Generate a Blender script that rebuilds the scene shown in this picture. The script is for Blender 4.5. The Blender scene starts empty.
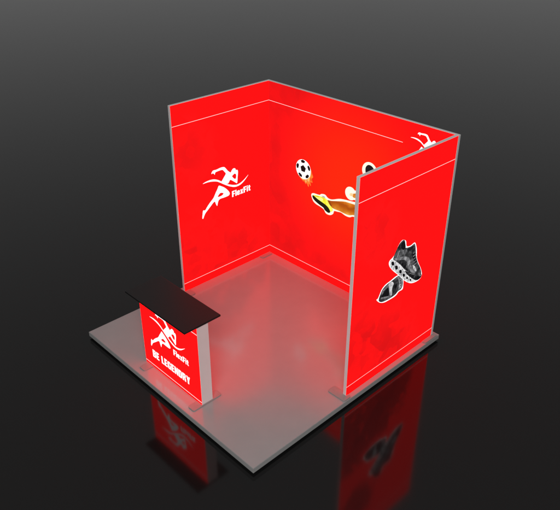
import bpy, bmesh, math, random
from mathutils import Vector, Matrix
from mathutils.geometry import tessellate_polygon

scene = bpy.context.scene
COL = scene.collection

# ------------------------------------------------------------------ camera
cam_data = bpy.data.cameras.new("Camera")
cam_data.sensor_width = 36.0
cam_data.sensor_fit = 'HORIZONTAL'
cam_data.lens = 43.190
cam_data.clip_start = 0.05
cam_data.clip_end = 2000.0
cam = bpy.data.objects.new("Camera", cam_data)
COL.objects.link(cam)
RX = Vector((0.694604, 0.719391, 0.001478))
UY = Vector((-0.360147, 0.345957, 0.866376))
BZ = Vector((0.622752, -0.602321, 0.49939))
mw = Matrix((RX, UY, BZ)).transposed().to_4x4()
mw.translation = Vector((6.39734, -5.98090, 4.91736))
cam.matrix_world = mw
scene.camera = cam

# ------------------------------------------------------------------ world (plain grey studio surround)
W_BASE = 0.235
world = bpy.data.worlds.new("World")
scene.world = world
world.use_nodes = True
wn, wl = world.node_tree.nodes, world.node_tree.links
wbg = wn["Background"]
wbg.inputs['Strength'].default_value = W_BASE
wbg.inputs['Color'].default_value = (1.0, 1.0, 1.0, 1)

# ------------------------------------------------------------------ lamp: one large soft box high behind the viewer
KEY_POWER = 430.0
ld = bpy.data.lights.new("softbox", 'AREA')
ld.shape = 'SQUARE'; ld.size = 5.0
ld.energy = KEY_POWER
ld.color = (1.0, 0.985, 0.965)
lo = bpy.data.objects.new("softbox", ld)
COL.objects.link(lo)
lo.location = (8.0, -8.0, 7.0)
lo.rotation_euler = (Vector((1.5, -1.5, 0.6)) - Vector(lo.location)).to_track_quat('-Z', 'Y').to_euler()

# ------------------------------------------------------------------ exposure
vs = scene.view_settings
scene.display_settings.display_device = 'sRGB'
vs.view_transform = 'Standard'
vs.look = 'None'
vs.exposure = 0.0
vs.gamma = 1.0
vs.use_curve_mapping = False

# ------------------------------------------------------------------ measured sizes (metres)
W, D, T = 3.0, 3.042, 0.061            # platform width, depth, thickness
INS, TH = 0.057, 0.040                 # wall inset from the platform edge, wall thickness
H, S = 2.545, 1.655                    # wall height, y reach of the side walls
ZT, ZB = 2.290, 0.124                  # heights of the two white print lines
CX0, CX1, CY, CDEP, CH = 0.961, 1.991, -2.854, 0.142, 1.032   # counter

ART = {
    'RUNNER_TOP': [(-1.104, 1.536), (-1.105, 1.559), (-1.075, 1.583), (-1.025, 1.580), (-0.954, 1.587), (-0.898, 1.581), (-0.869, 1.557), (-0.832, 1.509), (-0.788, 1.473), (-0.777, 1.490), (-0.752, 1.511), (-0.725, 1.515), (-0.702, 1.499), (-0.698, 1.478), (-0.679, 1.480), (-0.660, 1.452), (-0.669, 1.375), (-0.682, 1.289), (-0.721, 1.309), (-0.796, 1.365), (-0.818, 1.347), (-0.844, 1.326), (-0.895, 1.348), (-0.947, 1.386), (-0.932, 1.409), (-0.908, 1.437), (-0.874, 1.477), (-0.893, 1.508), (-0.921, 1.540), (-0.956, 1.547), (-1.027, 1.545), (-1.043, 1.536), (-1.053, 1.512), (-1.067, 1.531), (-1.089, 1.542)],
    'RUNNER_TOP_HOLE': [(-0.764, 1.412), (-0.746, 1.423), (-0.720, 1.433), (-0.698, 1.410), (-0.705, 1.362), (-0.726, 1.364), (-0.748, 1.385)],
    'SWOOSH': [(-1.254, 1.447), (-1.201, 1.465), (-1.131, 1.468), (-1.062, 1.457), (-0.993, 1.424), (-0.935, 1.383), (-0.865, 1.333), (-0.793, 1.300), (-0.750, 1.283), (-0.689, 1.269), (-0.627, 1.277), (-0.563, 1.303), (-0.488, 1.349), (-0.494, 1.335), (-0.554, 1.285), (-0.612, 1.252), (-0.680, 1.239), (-0.742, 1.248), (-0.812, 1.278), (-0.890, 1.324), (-0.971, 1.379), (-1.029, 1.413), (-1.110, 1.436), (-1.179, 1.445)],
    'RUNNER_LEGS': [(-0.995, 1.348), (-0.950, 1.327), (-0.892, 1.286), (-0.840, 1.230), (-0.814, 1.183), (-0.831, 1.154), (-0.875, 1.148), (-0.924, 1.148), (-0.978, 1.150), (-1.007, 1.137), (-1.021, 1.107), (-1.034, 1.068), (-1.051, 1.081), (-1.065, 1.115), (-1.074, 1.140), (-1.100, 1.131), (-1.144, 1.097), (-1.193, 1.060), (-1.231, 1.031), (-1.254, 1.000), (-1.277, 0.961), (-1.295, 0.978), (-1.288, 1.022), (-1.274, 1.082), (-1.239, 1.077), (-1.202, 1.116), (-1.151, 1.161), (-1.095, 1.204), (-1.056, 1.262), (-1.020, 1.312)],
    'RUNNER_LEGS_HOLE': [(-1.020, 1.195), (-0.974, 1.234), (-0.923, 1.212), (-0.958, 1.192)],
    'BOOT_HALO': [(0.900, 1.196), (0.930, 1.235), (1.000, 1.244), (1.053, 1.250), (1.078, 1.272), (1.146, 1.285), (1.199, 1.255), (1.266, 1.257), (1.380, 1.305), (1.469, 1.326), (1.581, 1.341), (1.637, 1.339), (1.652, 1.144), (1.574, 1.107), (1.500, 1.104), (1.433, 1.121), (1.367, 1.112), (1.314, 1.102), (1.302, 1.060), (1.253, 1.022), (1.193, 1.014), (1.158, 1.030), (1.130, 1.063), (1.060, 1.081), (0.989, 1.092), (0.934, 1.123)],
    'KICK_LEG': [(1.189, 1.217), (1.259, 1.231), (1.358, 1.261), (1.471, 1.295), (1.552, 1.304), (1.640, 1.310), (1.651, 1.164), (1.564, 1.136), (1.482, 1.132), (1.399, 1.137), (1.315, 1.135), (1.273, 1.141), (1.229, 1.168)],
    'BOOT': [(0.949, 1.202), (1.019, 1.218), (1.106, 1.226), (1.149, 1.224), (1.185, 1.215), (1.225, 1.166), (1.273, 1.134), (1.286, 1.111), (1.254, 1.081), (1.223, 1.103), (1.170, 1.136), (1.074, 1.161), (1.003, 1.175)],
    'SOLE': [(0.932, 1.196), (0.955, 1.196), (1.007, 1.176), (1.074, 1.159), (1.170, 1.136), (1.223, 1.104), (1.244, 1.069), (1.212, 1.052), (1.156, 1.069), (1.129, 1.095), (1.058, 1.113), (0.987, 1.137), (0.942, 1.165)],
    'SOCK': [(1.087, 1.245), (1.132, 1.256), (1.165, 1.235), (1.140, 1.221), (1.109, 1.227)],
    'SHOE_A_HALO': [(-1.113, 1.435), (-1.095, 1.474), (-1.037, 1.500), (-0.984, 1.586), (-0.927, 1.637), (-0.873, 1.631), (-0.833, 1.596), (-0.815, 1.534), (-0.748, 1.515), (-0.681, 1.527), (-0.643, 1.482), (-0.616, 1.405), (-0.600, 1.312), (-0.557, 1.226), (-0.497, 1.132), (-0.461, 1.046), (-0.475, 0.991), (-0.545, 0.974), (-0.648, 0.991), (-0.741, 1.044), (-0.820, 1.110), (-0.916, 1.206), (-1.014, 1.296), (-1.084, 1.373)],
    'SHOE_A': [(-1.032, 1.467), (-0.975, 1.573), (-0.919, 1.617), (-0.873, 1.613), (-0.845, 1.532), (-0.832, 1.505), (-0.743, 1.489), (-0.683, 1.501), (-0.654, 1.429), (-0.632, 1.335), (-0.587, 1.238), (-0.528, 1.145), (-0.491, 1.065), (-0.509, 1.036), (-0.593, 1.088), (-0.703, 1.157), (-0.798, 1.234), (-0.896, 1.342), (-0.988, 1.427)],
    'SHOE_A_COLLAR': [(-0.917, 1.606), (-0.869, 1.602), (-0.845, 1.519), (-0.881, 1.507), (-0.920, 1.558)],
    'SHOE_A_TONGUE': [(-0.819, 1.486), (-0.742, 1.479), (-0.688, 1.486), (-0.664, 1.424), (-0.703, 1.411), (-0.750, 1.444)],
    'SHOE_A_STRIPE': [(-1.023, 1.458), (-0.937, 1.442), (-0.825, 1.406), (-0.749, 1.357), (-0.714, 1.275), (-0.661, 1.190), (-0.621, 1.120), (-0.683, 1.154), (-0.754, 1.249), (-0.788, 1.326), (-0.856, 1.381), (-0.968, 1.419)],
    'SHOE_A_SHADE': [(-0.943, 1.390), (-0.859, 1.367), (-0.804, 1.321), (-0.776, 1.248), (-0.707, 1.164), (-0.790, 1.230), (-0.880, 1.326)],
    'SHOE_A_LACE': [(-0.712, 1.395), (-0.668, 1.397), (-0.641, 1.338), (-0.604, 1.255), (-0.624, 1.236), (-0.668, 1.301)],
    'SHOE_A_GLINT': [(-0.675, 1.241), (-0.631, 1.211), (-0.584, 1.136), (-0.606, 1.134), (-0.649, 1.183)],
    'SHOE_A_TOE': [(-0.805, 1.225), (-0.701, 1.146), (-0.591, 1.079), (-0.502, 1.029), (-0.486, 1.055), (-0.470, 1.015), (-0.504, 0.993), (-0.573, 1.003), (-0.677, 1.084), (-0.759, 1.159)],
    'SHOE_A_SOLE': [(-1.088, 1.442), (-1.068, 1.461), (-1.025, 1.451), (-0.972, 1.409), (-0.894, 1.328), (-0.805, 1.221), (-0.749, 1.147), (-0.662, 1.075), (-0.564, 1.003), (-0.606, 0.997), (-0.666, 1.017), (-0.754, 1.071), (-0.830, 1.136), (-0.913, 1.221), (-1.005, 1.308), (-1.072, 1.375)],
    'SHOE_A_HOLE_0': [(-1.059, 1.433), (-1.024, 1.416), (-1.015, 1.382), (-1.047, 1.397)],
    'SHOE_A_HOLE_1': [(-0.989, 1.358), (-0.953, 1.339), (-0.943, 1.304), (-0.976, 1.320)],
    'SHOE_A_HOLE_2': [(-0.905, 1.271), (-0.873, 1.254), (-0.864, 1.223), (-0.894, 1.237)],
    'SHOE_A_HOLE_3': [(-0.835, 1.195), (-0.806, 1.180), (-0.798, 1.152), (-0.825, 1.165)],
    'SHOE_A_HOLE_4': [(-0.765, 1.130), (-0.740, 1.117), (-0.732, 1.092), (-0.756, 1.103)],
    'SHOE_A_HOLE_5': [(-0.695, 1.072), (-0.673, 1.060), (-0.667, 1.040), (-0.687, 1.049)],
    'SHOE_B_HALO': [(-1.266, 1.056), (-1.242, 1.074), (-1.219, 1.112), (-1.187, 1.165), (-1.126, 1.199), (-1.037, 1.212), (-0.946, 1.227), (-0.876, 1.207), (-0.809, 1.145), (-0.793, 1.039), (-0.804, 0.984), (-0.870, 0.981), (-0.907, 0.958), (-0.960, 0.948), (-1.041, 0.950), (-1.122, 0.957), (-1.205, 0.994)],
    'SHOE_B': [(-1.215, 1.038), (-1.196, 1.098), (-1.166, 1.146), (-1.102, 1.175), (-1.020, 1.185), (-0.929, 1.200), (-0.873, 1.186), (-0.836, 1.141), (-0.818, 1.060), (-0.836, 1.014), (-0.893, 1.007), (-0.933, 0.986), (-1.005, 0.979), (-1.099, 0.984), (-1.166, 0.998)],
    'SHOE_B_STRIPE': [(-1.071, 1.175), (-1.025, 1.184), (-0.982, 1.142), (-1.002, 1.092), (-0.995, 1.006), (-1.032, 1.019), (-1.058, 1.113)],
    'SHOE_B_NET': [(-0.925, 1.191), (-0.886, 1.184), (-0.835, 1.137), (-0.824, 1.063), (-0.841, 1.028), (-0.885, 1.028), (-0.886, 1.109)],
    'SHOE_B_GLINT': [(-1.186, 1.054), (-1.119, 1.037), (-1.049, 1.011), (-1.108, 1.014), (-1.173, 1.033)],
    'SHOE_B_DARK': [(-1.179, 1.059), (-1.140, 1.103), (-1.075, 1.129), (-1.051, 1.024), (-1.117, 1.042)],
    'SHOE_B_DARK2': [(-0.992, 1.136), (-0.927, 1.172), (-0.910, 1.130), (-0.932, 1.051), (-0.974, 1.011)],
    'SHOE_B_GREY': [(-1.165, 1.138), (-1.101, 1.167), (-1.070, 1.169), (-1.078, 1.145), (-1.137, 1.121)],
}


# ------------------------------------------------------------------ materials
PRINT = 1.30       # glow of the backlit prints

def nodes_of(name):
    m = bpy.data.materials.new(name); m.use_nodes = True
    nt = m.node_tree
    return m, nt.nodes, nt.links, nt.nodes["Principled BSDF"]

def plain(name, col, rough=0.5, metal=0.0, noise=0.0, nscale=30.0, spec=0.5, rvar=0.0):
    m, n, l, b = nodes_of(name)
    b.inputs['Base Color'].default_value = (*col, 1)
    b.inputs['Roughness'].default_value = rough
    b.inputs['Metallic'].default_value = metal
    b.inputs['Specular IOR Level'].default_value = spec
    if noise or rvar:
        tc = n.new("ShaderNodeTexCoord"); nz = n.new("ShaderNodeTexNoise")
        nz.inputs['Scale'].default_value = nscale; nz.inputs['Detail'].default_value = 5
        l.new(tc.outputs['Object'], nz.inputs['Vector'])
        if noise:
            mp = n.new("ShaderNodeMapRange")
            mp.inputs['From Min'].default_value = 0.3; mp.inputs['From Max'].default_value = 0.7
            mp.inputs['To Min'].default_value = 1 - noise; mp.inputs['To Max'].default_value = 1 + noise
            l.new(nz.outputs['Fac'], mp.inputs['Value'])
            vm = n.new("ShaderNodeVectorMath"); vm.operation = 'SCALE'
            vm.inputs[0].default_value = col
            l.new(mp.outputs['Result'], vm.inputs['Scale'])
            l.new(vm.outputs['Vector'], b.inputs['Base Color'])
        if rvar:
            mr = n.new("ShaderNodeMapRange")
            mr.inputs['From Min'].default_value = 0.3; mr.inputs['From Max'].default_value = 0.7
            mr.inputs['To Min'].default_value = rough - rvar; mr.inputs['To Max'].default_value = rough + rvar
            l.new(nz.outputs['Fac'], mr.inputs['Value'])
            l.new(mr.outputs['Result'], b.inputs['Roughness'])
    return m

def backlit(name, col, glow=PRINT, mottle=0.0, mscale=14.0):
    """ink on backlit fabric: gives off its own colour"""
    m, n, l, b = nodes_of(name)
    b.inputs['Base Color'].default_value = (*[c * 0.12 for c in col], 1)
    b.inputs['Roughness'].default_value = 0.8
    b.inputs['Specular IOR Level'].default_value = 0.1
    b.inputs['Emission Color'].default_value = (*col, 1)
    b.inputs['Emission Strength'].default_value = glow
    if mottle:
        tc = n.new("ShaderNodeTexCoord"); nz = n.new("ShaderNodeTexNoise")
        nz.inputs['Scale'].default_value = mscale; nz.inputs['Detail'].default_value = 4
        l.new(tc.outputs['Object'], nz.inputs['Vector'])
        mp = n.new("ShaderNodeMapRange")
        mp.inputs['From Min'].default_value = 0.35; mp.inputs['From Max'].default_value = 0.65
        mp.inputs['To Min'].default_value = 1 - mottle; mp.inputs['To Max'].default_value = 1 + mottle
        l.new(nz.outputs['Fac'], mp.inputs['Value'])
        vm = n.new("ShaderNodeVectorMath"); vm.operation = 'SCALE'; vm.inputs[0].default_value = col
        l.new(mp.outputs['Result'], vm.inputs['Scale'])
        l.new(vm.outputs['Vector'], b.inputs['Emission Color'])
    return m

RED_GLOW = 2.15
def red_fabric(name, spots, warm=None, seed=0.0, gain=1.0, floor=0.15):
    """red backlit print with faint darker smudges at the given places and, on one panel, a warmer middle"""
    m, n, l, b = nodes_of(name)
    b.inputs['Base Color'].default_value = (0.10, 0.002, 0.002, 1)
    b.inputs['Roughness'].default_value = 0.75
    b.inputs['Specular IOR Level'].default_value = 0.03
    tc = n.new("ShaderNodeTexCoord")
    total = None
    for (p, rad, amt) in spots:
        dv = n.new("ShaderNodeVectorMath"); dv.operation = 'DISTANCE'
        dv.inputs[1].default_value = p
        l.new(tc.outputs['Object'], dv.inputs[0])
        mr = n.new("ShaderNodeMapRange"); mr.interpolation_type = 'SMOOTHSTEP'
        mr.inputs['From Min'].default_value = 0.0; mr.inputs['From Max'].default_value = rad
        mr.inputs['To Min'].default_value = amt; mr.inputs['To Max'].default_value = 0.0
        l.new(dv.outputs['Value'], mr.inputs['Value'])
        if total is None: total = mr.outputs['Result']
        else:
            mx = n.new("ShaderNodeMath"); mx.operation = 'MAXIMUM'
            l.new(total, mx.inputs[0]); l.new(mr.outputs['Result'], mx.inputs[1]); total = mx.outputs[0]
    nz = n.new("ShaderNodeTexNoise"); nz.inputs['Scale'].default_value = 2.6
    nz.inputs['Detail'].default_value = 6; nz.inputs['Roughness'].default_value = 0.62
    nz.inputs['Distortion'].default_value = 0.25
    ad = n.new("ShaderNodeVectorMath"); ad.inputs[1].default_value = (seed, seed * 0.7, seed * 1.3)
    l.new(tc.outputs['Object'], ad.inputs[0]); l.new(ad.outputs['Vector'], nz.inputs['Vector'])
    # facets: two sizes of angular cells, each a random tone, edges nudged by the noise
    wob = n.new("ShaderNodeVectorMath"); wob.operation = 'SCALE'; wob.inputs['Scale'].default_value = 0.07
    l.new(nz.outputs['Color'], wob.inputs[0])
    wad = n.new("ShaderNodeVectorMath"); l.new(ad.outputs['Vector'], wad.inputs[0]); l.new(wob.outputs['Vector'], wad.inputs[1])
    tot2 = None
    for sc_, wt in ((3.0, 0.40), (7.5, 0.20)):
        vo = n.new("ShaderNodeTexVoronoi"); vo.distance = 'MANHATTAN'; vo.feature = 'SMOOTH_F1'
        vo.inputs['Scale'].default_value = sc_; vo.inputs['Smoothness'].default_value = 0.12
        l.new(wad.outputs['Vector'], vo.inputs['Vector'])
        sx_ = n.new("ShaderNodeSeparateColor"); l.new(vo.outputs['Color'], sx_.inputs[0])
        ml = n.new("ShaderNodeMath"); ml.operation = 'MULTIPLY'; ml.inputs[1].default_value = wt
        l.new(sx_.outputs['Red'], ml.inputs[0])
        if tot2 is None: tot2 = ml.outputs[0]
        else:
            aa = n.new("ShaderNodeMath"); l.new(tot2, aa.inputs[0]); l.new(ml.outputs[0], aa.inputs[1]); tot2 = aa.outputs[0]
    nn = n.new("ShaderNodeMath"); nn.operation = 'MULTIPLY_ADD'; nn.inputs[1].default_value = 0.40
    l.new(nz.outputs['Fac'], nn.inputs[0]); l.new(tot2, nn.inputs[2])
    nm = n.new("ShaderNodeMapRange")
    nm.inputs['From Min'].default_value = 0.28; nm.inputs['From Max'].default_value = 0.72
    nm.inputs['To Min'].default_value = floor; nm.inputs['To Max'].default_value = 1.0
    l.new(nn.outputs[0], nm.inputs['Value'])
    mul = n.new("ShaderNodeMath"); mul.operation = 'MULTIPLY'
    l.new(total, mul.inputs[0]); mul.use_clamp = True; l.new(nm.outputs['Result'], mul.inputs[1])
    # the printed picture stops at the lower white line
    sp = n.new("ShaderNodeSeparateXYZ"); l.new(tc.outputs['Object'], sp.inputs[0])
    zl = n.new("ShaderNodeMapRange"); zl.inputs['From Min'].default_value = ZB; zl.inputs['From Max'].default_value = ZB + 0.03
    l.new(sp.outputs['Z'], zl.inputs['Value'])
    mz = n.new("ShaderNodeMath"); mz.operation = 'MULTIPLY'
    l.new(mul.outputs[0], mz.inputs[0]); l.new(zl.outputs['Result'], mz.inputs[1])
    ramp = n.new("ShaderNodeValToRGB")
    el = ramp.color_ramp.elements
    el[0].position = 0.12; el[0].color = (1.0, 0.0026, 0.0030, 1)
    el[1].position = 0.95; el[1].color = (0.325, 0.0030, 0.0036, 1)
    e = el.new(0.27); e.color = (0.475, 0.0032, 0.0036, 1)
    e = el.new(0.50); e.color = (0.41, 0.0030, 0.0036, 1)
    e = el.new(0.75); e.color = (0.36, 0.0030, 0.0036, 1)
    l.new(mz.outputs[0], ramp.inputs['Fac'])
    mix = ramp
    colour = mix.outputs['Color']
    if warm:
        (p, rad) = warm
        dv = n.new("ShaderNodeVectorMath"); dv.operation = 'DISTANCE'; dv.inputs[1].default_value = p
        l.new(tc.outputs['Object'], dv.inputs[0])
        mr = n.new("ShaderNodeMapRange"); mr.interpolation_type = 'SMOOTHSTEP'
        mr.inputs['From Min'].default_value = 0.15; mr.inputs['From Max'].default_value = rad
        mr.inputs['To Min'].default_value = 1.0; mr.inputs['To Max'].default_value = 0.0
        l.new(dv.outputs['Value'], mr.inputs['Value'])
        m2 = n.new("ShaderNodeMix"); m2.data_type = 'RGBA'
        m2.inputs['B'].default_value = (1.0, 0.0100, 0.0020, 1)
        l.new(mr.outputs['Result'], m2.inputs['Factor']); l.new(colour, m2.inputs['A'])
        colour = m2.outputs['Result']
    l.new(colour, b.inputs['Emission Color'])
    b.inputs['Emission Strength'].default_value = RED_GLOW * gain
    return m

M = {}
M['ground'] = plain('dark_polished_floor', (0.0085, 0.0085, 0.0085), spec=0.335, rough=0.085, rvar=0.010, nscale=0.8)
M['deck'] = plain('grey_satin_deck', (0.385, 0.383, 0.381), rough=0.15, noise=0.02, nscale=6, rvar=0.008, spec=0.62)
M['trim'] = plain('platform_edge_aluminium', (0.40, 0.40, 0.395), rough=0.5, noise=0.03, nscale=12)
M['alu'] = plain('pale_aluminium', (0.86, 0.84, 0.835), rough=0.45, noise=0.02, nscale=10, spec=0.4)
M['white_side'] = plain('white_counter_side', (0.88, 0.88, 0.87), rough=0.5, noise=0.015, nscale=8)
M['plate'] = plain('steel_foot_plate', (0.33, 0.31, 0.305), rough=0.36, noise=0.04, nscale=25)
M['top'] = plain('black_laminate', (0.011, 0.0105, 0.0105), rough=0.42, noise=0.12, nscale=60, spec=0.3)
def tonal(name, stops, scale=30.0, detail=5, zgrad=None, amp=0.5, glow=1.0):
    """ink of a printed photograph: tones run through a colour ramp by noise, or across the shape's height plus noise"""
    m, n, l, b = nodes_of(name)
    b.inputs['Base Color'].default_value = (*[c * 0.1 for c in stops[0][1]], 1)
    b.inputs['Roughness'].default_value = 0.8; b.inputs['Specular IOR Level'].default_value = 0.05
    tc = n.new("ShaderNodeTexCoord"); nz = n.new("ShaderNodeTexNoise")
    nz.inputs['Scale'].default_value = scale; nz.inputs['Detail'].default_value = detail
    l.new(tc.outputs['Object'], nz.inputs['Vector'])
    v = nz.outputs['Fac']
    mp = n.new("ShaderNodeMapRange"); mp.inputs['From Min'].default_value = 0.3; mp.inputs['From Max'].default_value = 0.7
    l.new(v, mp.inputs['Value']); v = mp.outputs['Result']
    if zgrad:
        sp = n.new("ShaderNodeSeparateXYZ"); l.new(tc.outputs['Object'], sp.inputs[0])
        za = n.new("ShaderNodeMath"); za.operation = 'MULTIPLY_ADD'; za.inputs[1].default_value = -zgrad[2]
        l.new(sp.outputs['X'], za.inputs[0]); l.new(sp.outputs['Z'], za.inputs[2])
        mg = n.new("ShaderNodeMapRange"); mg.inputs['From Min'].default_value = zgrad[0]; mg.inputs['From Max'].default_value = zgrad[1]
        l.new(za.outputs[0], mg.inputs['Value'])
        ma = n.new("ShaderNodeMath"); ma.operation = 'MULTIPLY_ADD'; ma.inputs[1].default_value = amp
        of = n.new("ShaderNodeMath"); of.operation = 'SUBTRACT'; of.inputs[1].default_value = 0.5
        l.new(v, of.inputs[0]); l.new(of.outputs[0], ma.inputs[0]); l.new(mg.outputs['Result'], ma.inputs[2]); v = ma.outputs[0]
    rp = n.new("ShaderNodeValToRGB"); el = rp.color_ramp.elements
    el[0].position = stops[0][0]; el[0].color = (*stops[0][1], 1); el[1].position = stops[-1][0]; el[1].color = (*stops[-1][1], 1)
    for p_, c_ in stops[1:-1]: e = el.new(p_); e.color = (*c_, 1)
    l.new(v, rp.inputs['Fac']); l.new(rp.outputs['Color'], b.inputs['Emission Color'])
    b.inputs['Emission Strength'].default_value = glow
    return m
M['white'] = backlit('white_ink', (1.0, 0.99, 0.985), 1.25)
M['stripe'] = backlit('white_line_ink', (1.0, 0.72, 0.71), 1.0)
M['cream'] = backlit('cream_ink', (0.98, 0.90, 0.74), 1.1)
M['black'] = backlit('black_ink', (0.006, 0.006, 0.007), 1.0)
M['hair'] = backlit('dark_hair_ink', (0.012, 0.010, 0.012), 1.0, 0.3, 40)
M['charcoal'] = tonal('charcoal_ink', [(0.1, (0.012, 0.012, 0.013)), (0.5, (0.045, 0.046, 0.048)), (0.8, (0.10, 0.10, 0.105)), (1.0, (0.19, 0.19, 0.20))], 17, 6)
M['dgrey'] = tonal('dark_grey_ink', [(0.2, (0.004, 0.004, 0.005)), (0.7, (0.022, 0.022, 0.024)), (1.0, (0.07, 0.07, 0.075))], 22, 6)
M['mgrey'] = tonal('mid_grey_ink', [(0.1, (0.09, 0.09, 0.095)), (0.5, (0.19, 0.19, 0.20)), (1.0, (0.42, 0.42, 0.43))], 24, 6)
M['lgrey'] = tonal('light_grey_ink', [(0.1, (0.26, 0.26, 0.27)), (0.5, (0.50, 0.50, 0.51)), (1.0, (0.80, 0.80, 0.81))], 24, 6)
M['solegrey'] = tonal('pale_sole_ink', [(0.1, (0.22, 0.22, 0.23)), (0.4, (0.62, 0.62, 0.63)), (1.0, (0.95, 0.95, 0.95))], 34, 4)
M['yellow'] = tonal('yellow_boot_ink', [(0.1, (0.52, 0.46, 0.01)), (0.5, (0.82, 0.80, 0.02)), (0.9, (0.93, 0.95, 0.16))], 13, 5, glow=1.1)
M['lime'] = backlit('pale_lime_ink', (0.90, 0.95, 0.22), 1.1, 0.15, 24)
M['sole'] = backlit('dark_sole_ink', (0.010, 0.014, 0.006), 1.0)
M['skin'] = tonal('bronze_skin_ink', [(0.0, (0.80, 0.36, 0.05)), (0.22, (0.58, 0.19, 0.015)), (0.45, (0.44, 0.100, 0.005)), (0.65, (0.36, 0.072, 0.005)), (0.85, (0.60, 0.16, 0.010)), (1.0, (0.70, 0.27, 0.03))], 7, 5, (1.135, 1.315, 0.10), 0.35)
M['skin_dark'] = backlit('dark_bronze_ink', (0.24, 0.055, 0.006), 1.0, 0.2, 9)
M['skin_lit'] = backlit('light_bronze_ink', (0.70, 0.27, 0.04), 1.0, 0.2, 9)
M['flame'] = backlit('orange_flame_ink', (0.95, 0.17, 0.025), 1.1, 0.35, 22)
M['flame_hot'] = backlit('pale_flame_ink', (0.98, 0.42, 0.12), 1.1, 0.35, 26)
M['peach'] = backlit('pale_peach_ink', (0.95, 0.62, 0.32), 1.1, 0.2, 14)
M['jersey'] = backlit('white_jersey_ink', (0.80, 0.78, 0.74), 1.1, 0.12, 12)

# ------------------------------------------------------------------ builders
def link_mesh(name, bm, mats, parent=None, origin=(0, 0, 0), smooth=False):
    """one mesh object; geometry comes in world coordinates, origin is where its parent (thing) stands"""
    bmesh.ops.recalc_face_normals(bm, faces=bm.faces)
    me = bpy.data.meshes.new(name)
    o = Vector(origin)
    if o.length:
        bmesh.ops.translate(bm, verts=bm.verts, vec=-o)
    bm.to_mesh(me); bm.free()
    for mt in (mats if isinstance(mats, (list, tuple)) else [mats]):
        me.materials.append(mt)
    if smooth:
        for f in me.polygons: f.use_smooth = True
    ob = bpy.data.objects.new(name, me)
    COL.objects.link(ob)
    if parent is not None: ob.parent = parent
    return ob

def add_box(bm, x0, x1, y0, y1, z0, z1, bevel=0.0, seg=2):
    t = bmesh.new()
    bmesh.ops.create_cube(t, size=1.0)
    for v in t.verts:
        v.co = Vector(((x0 + x1) / 2 + v.co.x * (x1 - x0), (y0 + y1) / 2 + v.co.y * (y1 - y0), (z0 + z1) / 2 + v.co.z * (z1 - z0)))
    if bevel:
        bmesh.ops.bevel(t, geom=t.edges[:], offset=bevel, segments=seg, affect='EDGES', profile=0.5)
    me = bpy.data.meshes.new("tmp"); t.to_mesh(me); t.free()
    bm.from_mesh(me); bpy.data.meshes.remove(me)

def rounded_plate(x0, x1, y0, y1, z0, z1, rad):
    bm = bmesh.new()
    bmesh.ops.create_cube(bm, size=1.0)
    for v in bm.verts:
        v.co = Vector(((x0 + x1) / 2 + v.co.x * (x1 - x0), (y0 + y1) / 2 + v.co.y * (y1 - y0), (z0 + z1) / 2 + v.co.z * (z1 - z0)))
    vert = [e for e in bm.edges if abs(e.verts[0].co.z - e.verts[1].co.z) > 1e-6]
    bmesh.ops.bevel(bm, geom=vert, offset=rad, segments=5, affect='EDGES', profile=0.5)
    rim = [e for e in bm.edges if abs(e.verts[0].co.z - z1) < 1e-6 and abs(e.verts[1].co.z - z1) < 1e-6]
    bmesh.ops.bevel(bm, geom=rim, offset=0.0018, segments=2, affect='EDGES', profile=0.5)
    return bm

def empty(name, loc, label, cat, group=None):
    o = bpy.data.objects.new(name, None)
    o.empty_display_size = 0.2
    o.location = loc
    COL.objects.link(o)
    o['label'] = label; o['category'] = cat
    if group: o['group'] = group
    return o

class Face:
    """a print surface: axis 0 = faces +x (u is y), axis 1 = faces -y (u is x)"""
    def __init__(self, axis, pos): self.axis, self.pos = axis, pos
    def at(self, u, z, n):
        return Vector((self.pos + n, u, z)) if self.axis == 0 else Vector((u, self.pos - n, z))

def smooth_loop(pts, k=3):
    out, n = [], len(pts)
    for i in range(n):
        p0, p1, p2, p3 = (Vector(pts[(i + j) % n]) for j in (-1, 0, 1, 2))
        for s in range(k):
            t = s / k
            out.append(tuple(0.5 * ((2 * p1) + (p2 - p0) * t + (2 * p0 - 5 * p1 + 4 * p2 - p3) * t * t + (3 * p1 - p0 - 3 * p2 + p3) * t ** 3)))
    return out

def fill(bm, face, loops, n, mi=0, sm=3):
    """a flat inked shape (outer loop, then holes) lying n metres in front of the panel"""
    if sm > 1: loops = [smooth_loop(lp, sm) for lp in loops]
    flat = [p for lp in loops for p in lp]
    tris = tessellate_polygon([[Vector((p[0], p[1], 0)) for p in lp] for lp in loops])
    vs_ = [bm.verts.new(face.at(p[0], p[1], n)) for p in flat]
    for a, b, c in tris:
        try: f = bm.faces.new((vs_[a], vs_[b], vs_[c])); f.material_index = mi
        except ValueError: pass

def xf(pts, sx=1, sz=1, ox=0, oz=0):
    return [(u * sx + ox, z * sz + oz) for u, z in pts]

def grow(pts, d):
    """push an outline outwards by d metres"""
    n = len(pts); area = sum(pts[i][0] * pts[(i + 1) % n][1] - pts[(i + 1) % n][0] * pts[i][1] for i in range(n))
    sg = 1.0 if area > 0 else -1.0
    out = []
    for i in range(n):
        a, b = Vector(pts[i - 1]), Vector(pts[(i + 1) % n])
        t = (b - a).normalized()
        out.append((pts[i][0] + sg * t.y * d, pts[i][1] - sg * t.x * d))
    return out

def circle(u, z, r, n=28, sx=1.0):
    return [(u + sx * r * math.cos(2 * math.pi * k / n), z + r * math.sin(2 * math.pi * k / n)) for k in range(n)]

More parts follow.
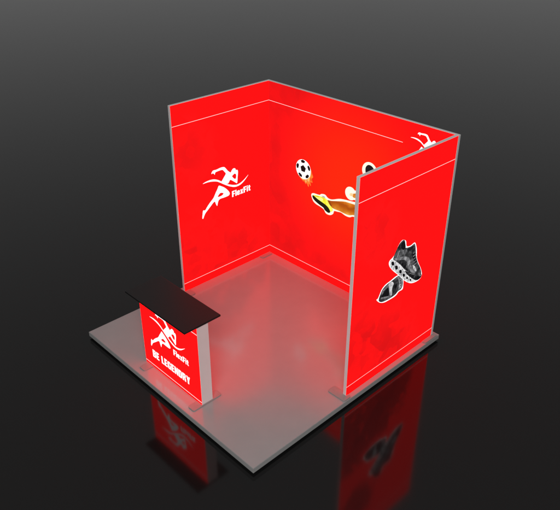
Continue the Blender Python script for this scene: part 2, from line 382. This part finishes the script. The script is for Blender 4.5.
def limb(a, b, ra, rb, n=8):
    """outline of a tapered limb from a to b"""
    a, b = Vector(a), Vector(b)
    ang = math.atan2(b.y - a.y, b.x - a.x)
    out = []
    for k in range(n + 1):
        t = ang + math.pi / 2 + math.pi * k / n; out.append((a.x + ra * math.cos(t), a.y + ra * math.sin(t)))
    for k in range(n + 1):
        t = ang - math.pi / 2 + math.pi * k / n; out.append((b.x + rb * math.cos(t), b.y + rb * math.sin(t)))
    return out

def print_obj(name, face, layers, parent, origin):
    """layers: (loops, material key, height, smoothing) -> ONE mesh"""
    bm = bmesh.new(); mats = []
    for loops, key, n, sm in layers:
        if M[key] not in mats: mats.append(M[key])
        fill(bm, face, loops, n, mats.index(M[key]), sm)
    return link_mesh(name, bm, mats, parent, origin)

# heavy condensed capitals and lower case drawn as filled outlines; each glyph: (width, [outer, holes...]) on a unit cap height
def box_(x0, y0, x1, y1): return [(x0, y0), (x1, y0), (x1, y1), (x0, y1)]
GLYPH = {
    'E': (0.46, [[(0, 0), (.46, 0), (.46, .20), (.23, .20), (.23, .41), (.42, .41), (.42, .60), (.23, .60), (.23, .80), (.46, .80), (.46, 1), (0, 1)]]),
    'L': (0.43, [[(0, 0), (.43, 0), (.43, .20), (.23, .20), (.23, 1), (0, 1)]]),
    'F': (0.45, [[(0, 0), (.21, 0), (.21, .40), (.41, .40), (.41, .59), (.21, .59), (.21, .81), (.45, .81), (.45, 1), (0, 1)]]),
    'B': (0.55, [[(0, 0), (.40, 0), (.51, .06), (.55, .16), (.55, .38), (.50, .49), (.44, .52), (.50, .56), (.54, .66), (.54, .84), (.50, .94), (.40, 1), (0, 1)],
                 box_(.22, .17, .33, .42), box_(.22, .60, .33, .83)]),
    'D': (0.55, [[(0, 0), (.36, 0), (.49, .06), (.55, .20), (.55, .80), (.49, .94), (.36, 1), (0, 1)], [(.22, .17), (.29, .17), (.33, .23), (.33, .77), (.29, .83), (.22, .83)]]),
    'G': (0.55, [[(.16, 0), (.33, 0), (.41, .06), (.43, 0), (.55, 0), (.55, .52), (.29, .52), (.29, .37), (.34, .37), (.34, .22), (.30, .17), (.26, .17), (.22, .23), (.22, .77), (.26, .83), (.30, .83), (.34, .77), (.34, .66),
                  (.55, .66), (.55, .82), (.48, .94), (.37, 1), (.18, 1), (.06, .94), (0, .80), (0, .20), (.05, .06)]]),
    'N': (0.56, [[(0, 0), (.20, 0), (.20, .50), (.36, 0), (.56, 0), (.56, 1), (.36, 1), (.36, .50), (.20, 1), (0, 1)]]),
    'R': (0.56, [[(0, 0), (.22, 0), (.22, .40), (.29, .40), (.33, .34), (.34, 0), (.56, 0), (.55, .34), (.51, .44), (.44, .49), (.51, .54), (.55, .64), (.55, .82), (.50, .94), (.40, 1), (0, 1)], box_(.22, .58, .33, .82)]),
    'Y': (0.58, [[(.18, 0), (.40, 0), (.40, .38), (.58, 1), (.36, 1), (.29, .66), (.22, 1), (0, 1), (.18, .38)]]),
    'l': (0.19, [box_(0, 0, .19, 1)]),
    'e': (0.45, [[(.14, 0), (.33, 0), (.42, .06), (.45, .14), (.45, .25), (.27, .25), (.27, .17), (.24, .14), (.21, .17), (.21, .33), (.45, .33), (.45, .60), (.41, .70), (.32, .76), (.14, .76), (.04, .70), (0, .60), (0, .14), (.05, .05)],
                 [(.20, .46), (.26, .46), (.26, .58), (.23, .62), (.20, .58)]]),
    'x': (0.46, [[(0, 0), (.19, 0), (.23, .19), (.27, 0), (.46, 0), (.34, .38), (.45, .75), (.27, .75), (.23, .57), (.19, .75), (.01, .75), (.12, .38)]]),
    'i': (0.19, [box_(0, 0, .19, .75)]),
    't': (0.34, [[(.15, 0), (.34, 0), (.34, .17), (.26, .17), (.26, .58), (.34, .58), (.34, .75), (.26, .75), (.26, .95), (.07, .95), (.07, .75), (0, .75), (0, .58), (.07, .58), (.07, .10)]]),
    ' ': (0.26, []),
}
def lettering(name, text, face, u0, u1, z0, z1, n, parent, origin, gap=0.07):
    tot = sum(GLYPH[c][0] for c in text) + gap * (len(text) - 1)
    k = (u1 - u0) / tot; h = z1 - z0
    bm = bmesh.new(); x = 0.0
    for c in text:
        w, loops = GLYPH[c]
        if loops:
            fill(bm, face, [[(u0 + (x + px) * k, z0 + py * h) for px, py in lp] for lp in loops], n, 0, 1)
            if c == 'i': fill(bm, face, [[(u0 + (x + px) * k, z0 + py * h) for px, py in box_(0, .83, .19, 1.0)]], n, 0, 1)
        x += w + gap
    return link_mesh(name, bm, M['white'], parent, origin)

def stripe(face, u0, u1, z, parent, origin, n=0.0012, w=0.0055):
    bm = bmesh.new()
    fill(bm, face, [[(u0, z - w / 2), (u1, z - w / 2), (u1, z + w / 2), (u0, z + w / 2)]], n, 0, 1)
    return link_mesh('stripe', bm, M['stripe'], parent, origin)

def runner(face, parent, origin, sx=1, sz=1, ox=0, oz=0):
    f = lambda k: xf(ART[k], sx, sz, ox, oz)
    return print_obj('runner_emblem', face, [
        ([grow(f('RUNNER_LEGS'), -0.0035), grow(f('RUNNER_LEGS_HOLE'), 0.002)], 'white', 0.0012, 3),
        ([grow(f('RUNNER_TOP'), -0.003), grow(f('RUNNER_TOP_HOLE'), 0.002)], 'white', 0.0016, 3),
        ([grow(f('SWOOSH'), -0.002)], 'white', 0.0020, 3)], parent, origin)

def foot(x0, x1, y0, y1, parent, origin, rad=0.022):
    return link_mesh('foot_plate', rounded_plate(x0, x1, y0, y1, 0.0004, 0.0120, rad), M['plate'], parent, origin)

# ------------------------------------------------------------------ ground
bm = bmesh.new()
for v in ((-300, -300), (300, -300), (300, 300), (-300, 300)): bm.verts.new((v[0], v[1], -0.088))
bm.faces.new(bm.verts)
g = link_mesh('ground', bm, M['ground'])
g['kind'] = 'structure'

# ------------------------------------------------------------------ platform
o = (W / 2, -D / 2, -0.088)
plat = empty('platform', o, 'low square grey platform the red walls and the counter stand on', 'platform')
bm = bmesh.new(); add_box(bm, 0.004, W - 0.004, -D + 0.004, -0.004, -T + 0.002, 0.0, 0.0015)
link_mesh('deck', bm, M['deck'], plat, o)
bm = bmesh.new()
add_box(bm, 0, 0.0035, -D, 0, -T, -0.002, 0.0012); add_box(bm, W - 0.0035, W, -D, 0, -T, -0.002, 0.0012)
add_box(bm, 0.0038, W - 0.0038, -D, -D + 0.0035, -T, -0.002, 0.0012); add_box(bm, 0.0038, W - 0.0038, -0.0035, 0, -T, -0.002, 0.0012)
link_mesh('edge_trim', bm, M['trim'], plat, o)
bm = bmesh.new(); add_box(bm, 0.06, W - 0.06, -D + 0.06, -0.06, -0.0875, -T + 0.001)
link_mesh('base', bm, M['top'], plat, o)

# ------------------------------------------------------------------ the three lit walls
BAR = 0.022; LIP = 0.0025
def wall_frame(x0, x1, y0, y1, along, parent, origin):
    bm = bmesh.new()
    if along == 'y':
        add_box(bm, x0, x1, y0, y0 + BAR, 0.0016, H, 0.0015); add_box(bm, x0, x1, y1 - BAR, y1, 0.0016, H, 0.0015)
        a, b = y0 + BAR + 0.0004, y1 - BAR - 0.0004
        add_box(bm, x0, x1, a, b, 0.0016, 0.0016 + BAR, 0.0015); add_box(bm, x0, x1, a, b, H - BAR, H, 0.0015)
    else:
        add_box(bm, x0, x0 + BAR, y0, y1, 0.0016, H, 0.0015); add_box(bm, x1 - BAR, x1, y0, y1, 0.0016, H, 0.0015)
        a, b = x0 + BAR + 0.0004, x1 - BAR - 0.0004
        add_box(bm, a, b, y0, y1, 0.0016, 0.0016 + BAR, 0.0015); add_box(bm, a, b, y0, y1, H - BAR, H, 0.0015)
    return link_mesh('frame', bm, M['alu'], parent, origin)

def fabric(x0, x1, y0, y1, z0, z1, mat, parent, origin):
    bm = bmesh.new(); add_box(bm, x0, x1, y0, y1, z0, z1)
    return link_mesh('fabric_panel', bm, mat, parent, origin)

PR = 0.0006   # fabric stands this far proud of its frame
Z0, Z1 = 0.0016 + LIP, H - LIP

# left wall
o = (INS + TH / 2, -S / 2, 0)
lw = empty('backlit_display', o, 'red backlit side wall at left with the white running figure emblem', 'display panel')
x0, x1, y0, y1 = INS, INS + TH, -S, -INS - TH - 0.0008
wall_frame(x0, x1, y0, y1, 'y', lw, o)
def rel(p): return (p[0] - o[0], p[1] - o[1], p[2] - o[2])
mt = red_fabric('red_print_left', [(rel((x1, -1.35, 0.35)), 1.15, 0.98), (rel((x1, -1.45, 1.9)), 0.75, 0.70), (rel((x1, -0.7, 0.25)), 0.8, 0.92)], seed=3.0, floor=0.22)
fa = fabric(x1 - 0.003, x1 + PR, y0 + LIP, y1 - 0.0002, Z0, Z1, mt, lw, o)
fo = fabric(x0 - PR, x0 + 0.003, y0 + LIP, y1 - LIP, Z0, Z1, mt, lw, o)
F = Face(0, x1 + PR)
for z in (ZT, ZB): stripe(F, y0 + LIP, y1 - 0.0002, z, fa, o)
runner(F, fa, o)
lettering('lettering', 'FlexFit', F, -0.778, -0.452, 1.111, 1.197, 0.0014, fa, o)
foot(0.004, 0.235, -1.735, -1.575, lw, o); foot(0.004, 0.165, -0.30, -0.10, lw, o)

# back wall
o = (W / 2, -INS - TH / 2, 0)
bw = empty('backlit_display', o, 'wide red backlit rear wall printed with a flying football and a kicking boot', 'display panel')
x0, x1, y0, y1 = INS, W - INS, -INS - TH, -INS
xa, xb = INS + TH + PR + 0.0002, W - INS - TH - PR - 0.0002   # the stretch of it seen between the side walls
wall_frame(x0, x1, y0, y1, 'x', bw, o)
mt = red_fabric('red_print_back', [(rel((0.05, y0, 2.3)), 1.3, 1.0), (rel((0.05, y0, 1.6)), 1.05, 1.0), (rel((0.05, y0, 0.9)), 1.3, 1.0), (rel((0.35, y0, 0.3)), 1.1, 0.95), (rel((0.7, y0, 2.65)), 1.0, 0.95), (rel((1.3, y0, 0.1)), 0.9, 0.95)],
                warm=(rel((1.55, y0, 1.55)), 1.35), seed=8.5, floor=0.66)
fa = fabric(xa, xb, y0 - PR, y0 + 0.003, Z0, Z1, mt, bw, o)
fo = fabric(x0 + LIP, x1 - LIP, y1 - 0.003, y1 + PR, Z0, Z1, mt, bw, o)
F = Face(1, y0 - PR)
stripe(F, xa, 2.265, ZT, fa, o); stripe(F, xa, xb, ZB, fa, o)
runner(F, fa, o, 0.588, 0.640, 3.098, 1.446)
lettering('lettering', 'FlexFit', F, 2.640, 2.832, 2.157, 2.212, 0.0014, fa, o)

# football with a small flame trail
bc, br = (0.752, 1.512), 0.134
lay = []
random.seed(4)
fl = [(0.655, 1.43), (0.672, 1.40), (0.70, 1.372), (0.728, 1.358), (0.752, 1.342), (0.768, 1.350), (0.80, 1.318), (0.812, 1.338), (0.852, 1.292), (0.856, 1.345), (0.892, 1.318), (0.884, 1.375), (0.918, 1.372), (0.908, 1.425), (0.928, 1.455), (0.910, 1.495), (0.88, 1.55), (0.80, 1.50)]
lay.append(([fl], 'flame', 0.0012, 3))
lay.append(([[(0.70, 1.405), (0.745, 1.362), (0.775, 1.375), (0.80, 1.335), (0.825, 1.37), (0.86, 1.365), (0.868, 1.42), (0.885, 1.47), (0.82, 1.46)]], 'flame_hot', 0.0016, 3))
lay.append(([circle(*bc, br, 40)], 'white', 0.0020, 1))
def pent(c, r, rot, sx=1.0, ang=0.0):
    out = []
    for k in range(5):
        t = rot + 2 * math.pi * k / 5
        a, b = r * math.cos(t) * sx, r * math.sin(t)
        out.append((c[0] + a * math.cos(ang) - b * math.sin(ang), c[1] + a * math.sin(ang) + b * math.cos(ang)))
    return out
lay.append(([pent((bc[0] - 0.004, bc[1] + 0.008), 0.052, 0.3)], 'black', 0.0024, 1))
for k in range(5):
    t = 0.42 + 2 * math.pi * k / 5
    c = (bc[0] + br * 0.80 * math.cos(t), bc[1] + br * 0.80 * math.sin(t))
    pp = pent(c, 0.043, 0.0, 0.58, t)
    pp = [(bc[0] + (u - bc[0]) * min(1, br * 0.985 / max(1e-6, math.hypot(u - bc[0], z - bc[1]))), bc[1] + (z - bc[1]) * min(1, br * 0.985 / max(1e-6, math.hypot(u - bc[0], z - bc[1])))) for u, z in pp]
    lay.append(([pp], 'black', 0.0024, 1))
print_obj('football_print', F, lay, fa, o)

# kicking footballer (most of him lies behind the near side wall)
lay = []
hs = 0.0012
def halo(pts, sm=1):
    global hs
    lay.append(([pts], 'cream', hs, sm)); hs += 0.00008
boot = grow(ART['BOOT_HALO'], -0.004)
i0 = max(range(len(boot)), key=lambda k: boot[k][0] + boot[k][1])
boot_ext = []
for p in boot:
    if p[0] > 1.62: continue
    boot_ext.append(p)
    if abs(p[0] - 1.581) < 0.008 and p[1] > 1.3:
        boot_ext += [(1.64, 1.345), (1.80, 1.37), (2.0, 1.40), (2.16, 1.36), (2.18, 1.15), (2.0, 1.13), (1.80, 1.135), (1.64, 1.142)]
lay.append(([boot_ext], 'cream', hs, 3)); hs += 0.00008
leg_ext = []
for p in ART['KICK_LEG']:
    if p[0] > 1.62: continue
    leg_ext.append(p)
    if abs(p[0] - 1.552) < 0.002 and p[1] > 1.25:
        leg_ext += [(1.64, 1.312), (1.80, 1.335), (2.0, 1.36), (2.12, 1.32), (2.13, 1.19), (2.0, 1.165), (1.80, 1.17), (1.65, 1.166)]
halo(circle(1.835, 1.812, 0.114)); halo(circle(1.566, 1.436, 0.088))
halo(limb((1.86, 1.58), (1.76, 1.45), 0.09, 0.075)); halo(limb((1.76, 1.45), (1.60, 1.43), 0.075, 0.06))
halo([(1.76, 1.70), (1.95, 1.74), (2.09, 1.66), (2.13, 1.45), (2.26, 1.22), (2.18, 1.10), (1.98, 1.14), (1.90, 1.32), (1.79, 1.50)], 3)
halo(limb((2.15, 1.20), (2.26, 0.78), 0.12, 0.085)); halo(limb((2.26, 0.78), (2.36, 0.36), 0.085, 0.06)); halo(limb((2.36, 0.33), (2.22, 0.28), 0.06, 0.05))
halo(limb((2.03, 1.60), (2.28, 1.53), 0.085, 0.07)); halo(limb((2.28, 1.53), (2.46, 1.68), 0.07, 0.065))
hs += 0.0002
def ink(pts, key, sm=1):
    global hs
    lay.append(([pts], key, hs, sm)); hs += 0.00008
ink(leg_ext, 'skin', 3)
ink(limb((2.16, 1.16), (2.26, 0.78), 0.09, 0.055), 'skin'); ink(limb((2.26, 0.78), (2.355, 0.40), 0.058, 0.036), 'skin')
ink(limb((2.36, 0.345), (2.23, 0.28), 0.042, 0.03), 'yellow')
ink(limb((1.80, 1.48), (1.625, 1.425), 0.045, 0.028), 'skin'); ink(limb((2.28, 1.53), (2.45, 1.67), 0.045, 0.036), 'skin')
ink([(1.78, 1.66), (1.95, 1.70), (2.06, 1.64), (2.10, 1.45), (2.20, 1.26), (2.02, 1.22), (1.93, 1.34), (1.82, 1.50)], 'jersey', 3)
ink(limb((1.87, 1.58), (1.79, 1.47), 0.06, 0.052), 'jersey'); ink(limb((2.02, 1.60), (2.24, 1.54), 0.058, 0.05), 'jersey')
ink([(2.02, 1.24), (2.20, 1.28), (2.24, 1.10), (2.22, 0.98), (2.08, 1.02), (2.04, 1.15), (1.90, 1.15), (1.88, 1.36), (1.98, 1.37)], 'charcoal', 2)
ink(limb((1.86, 1.72), (1.89, 1.66), 0.04, 0.05), 'skin')
ink([(1.785, 1.77), (1.782, 1.74), (1.79, 1.71), (1.82, 1.70), (1.87, 1.72), (1.895, 1.77), (1.88, 1.79), (1.80, 1.79)], 'skin', 3)
ink([(1.772, 1.815), (1.778, 1.855), (1.81, 1.888), (1.86, 1.888), (1.90, 1.855), (1.912, 1.80), (1.895, 1.75), (1.87, 1.765), (1.84, 1.78), (1.785, 1.775)], 'hair', 3)
ink([(1.552, 1.415), (1.562, 1.440), (1.59, 1.448), (1.61, 1.44), (1.60, 1.415), (1.575, 1.405)], 'peach', 3)
ink([(1.20, 1.212), (1.24, 1.212), (1.27, 1.165), (1.255, 1.155), (1.225, 1.175)], 'skin_dark', 2)
ink(ART['SOCK'], 'lgrey', 2); ink(grow(ART['BOOT'], 0.007), 'yellow', 3)
bb = ART['BOOT']
ink([(0.955, 1.190), (1.02, 1.206), (1.09, 1.216), (1.12, 1.205), (1.10, 1.175), (1.05, 1.160), (1.0, 1.170)], 'lime', 3)
ink(grow(ART['SOLE'], 0.006), 'sole', 3)
print_obj('footballer_print', F, lay, fa, o)

# right wall
o = (W - INS - TH / 2, -S / 2, 0)
rw = empty('backlit_display', o, 'red backlit side wall nearest the viewer printed with two grey running shoes', 'display panel')
x0, x1, y0, y1 = W - INS - TH, W - INS, -S, -INS - TH - 0.0008
wall_frame(x0, x1, y0, y1, 'y', rw, o)
mt = red_fabric('red_print_right', [(rel((x1, -1.55, 0.4)), 1.1, 1.0), (rel((x1, -1.35, 1.85)), 0.65, 0.66), (rel((x1, -1.0, 0.25)), 0.9, 0.95)], seed=17.0, floor=0.22)
fo = fabric(x0 - PR, x0 + 0.003, y0 + LIP, y1 - 0.0012, Z0, Z1, mt, rw, o)
fa = fabric(x1 - 0.003, x1 + PR, y0 + LIP, y1 - LIP, Z0, Z1, mt, rw, o)
F = Face(0, x1 + PR)
for z in (ZT, ZB): stripe(F, y0 + LIP, y1 - LIP, z, fa, o)
A = ART
lay = [([grow(A['SHOE_B_HALO'], -0.009)], 'white', 0.0012, 3), ([grow(A['SHOE_B'], 0.006)], 'charcoal', 0.0016, 3),
       ([A['SHOE_B_DARK']], 'black', 0.0020, 3), ([A['SHOE_B_GREY']], 'mgrey', 0.0021, 3), ([A['SHOE_B_DARK2']], 'dgrey', 0.0022, 3), ([A['SHOE_B_NET']], 'mgrey', 0.0023, 3),
       ([A['SHOE_B_STRIPE']], 'lgrey', 0.0025, 3), ([A['SHOE_B_GLINT']], 'mgrey', 0.0026, 3)]
lay += [([grow(A['SHOE_A_HALO'], -0.008)], 'white', 0.0030, 3), ([A['SHOE_A_SOLE']], 'solegrey', 0.0032, 3), ([grow(A['SHOE_A'], 0.007)], 'charcoal', 0.0034, 3), ([A['SHOE_A_SHADE']], 'dgrey', 0.0037, 3),
        ([A['SHOE_A_TOE']], 'dgrey', 0.0038, 3), ([A['SHOE_A_STRIPE']], 'mgrey', 0.0040, 3), ([A['SHOE_A_LACE']], 'dgrey', 0.0039, 3),
        ([A['SHOE_A_GLINT']], 'lgrey', 0.0043, 3), ([A['SHOE_A_COLLAR']], 'black', 0.0041, 3), ([A['SHOE_A_TONGUE']], 'dgrey', 0.0042, 3)]
def mid(a, b, t): return (a[0] + (b[0] - a[0]) * t, a[1] + (b[1] - a[1]) * t)
cen = []
for k in range(6):
    q = A['SHOE_A_HOLE_%d' % k]; cen.append((sum(p[0] for p in q) / 4, sum(p[1] for p in q) / 4))
for k in range(5):
    m_ = mid(cen[k], cen[k + 1], 0.5)
    lay.append(([limb((m_[0] - 0.012, m_[1] - 0.030), (m_[0] + 0.014, m_[1] + 0.022), 0.006, 0.005, 4)], 'mgrey', 0.0033, 1))
lc = A['SHOE_A_LACE']; cx_, cz_ = sum(p[0] for p in lc) / len(lc), sum(p[1] for p in lc) / len(lc)
for k in range(5):
    zz = cz_ + 0.075 - k * 0.040; uu = cx_ - 0.012 + k * 0.010
    lay.append(([limb((uu - 0.022, zz - 0.006), (uu + 0.026, zz + 0.004), 0.0050, 0.0040, 4)], 'mgrey', 0.0045, 1))
col = A['SHOE_A_COLLAR']
lay.append(([limb((col[0][0] - 0.030, col[0][1] - 0.09), (col[0][0] - 0.072, col[0][1] - 0.21), 0.009, 0.006, 4)], 'mgrey', 0.0036, 1))
for k in range(4):
    q = mid(A['SHOE_B_NET'][1], A['SHOE_B_NET'][4], 0.15 + 0.22 * k)
    lay.append(([circle(q[0], q[1], 0.009, 8)], 'black', 0.0024, 1))
for k in range(6): lay.append(([grow(A['SHOE_A_HOLE_%d' % k], 0.0055 if k < 4 else 0.003)], 'black', 0.0036, 3))
print_obj('running_shoes_print', F, lay, fa, o)
foot(2.752, 2.990, -1.735, -1.620, rw, o)
foot(2.800, 2.994, -0.275, -0.030, rw, o)

# ------------------------------------------------------------------ counter
o = ((CX0 + CX1) / 2, CY + CDEP / 2, 0)
ct = empty('counter', o, 'small promotional counter with black top and glowing red front on the platform', 'counter')
zt = CH - 0.022
bm = bmesh.new()
y0, y1 = CY, CY + CDEP
b_ = 0.035
add_box(bm, CX0, CX0 + b_, y0, y1, 0.0016, zt, 0.0015); add_box(bm, CX1 - b_, CX1, y0, y1, 0.0016, zt, 0.0015)
add_box(bm, CX0 + b_ + 0.0004, CX1 - b_ - 0.0004, y0, y1, 0.0016, 0.045, 0.0015); add_box(bm, CX0 + b_ + 0.0004, CX1 - b_ - 0.0004, y0, y1, zt - 0.035, zt, 0.0015)
link_mesh('body_frame', bm, M['white_side'], ct, o)
mt = red_fabric('red_print_counter', [(rel((CX0, y0, 0.1)), 0.3, 0.1)], seed=30.0, gain=1.25)
fa = fabric(CX0 + 0.003, CX1 - 0.003, y0 - PR, y0 + 0.003, 0.0016 + 0.003, zt - 0.003, mt, ct, o)
fb = fabric(CX0 + 0.003, CX1 - 0.003, y1 - 0.003, y1 + PR, 0.0016 + 0.003, zt - 0.003, mt, ct, o)
F = Face(1, y0 - PR)
stripe(F, CX0 + 0.003, CX1 - 0.003, 0.042, fa, o, w=0.010); stripe(F, CX0 + 0.003, CX1 - 0.003, 0.920, fa, o, w=0.010)
runner(F, fa, o, 0.813, 0.840, 2.157, -0.500)
lettering('lettering', 'FlexFit', F, 1.541, 1.805, 0.425, 0.500, 0.0014, fa, o)
lettering('lettering', 'BE LEGENDRY', F, 1.124, 1.806, 0.166, 0.268, 0.0014, fa, o)
bm = bmesh.new(); add_box(bm, 0.964, 2.001, -3.010, -2.556, CH - 0.021, CH, 0.003)
link_mesh('countertop', bm, M['top'], ct, o)
foot(1.000, 1.100, -2.977, -2.60, ct, o, 0.02); foot(1.900, 2.003, -2.977, -2.60, ct, o, 0.02)
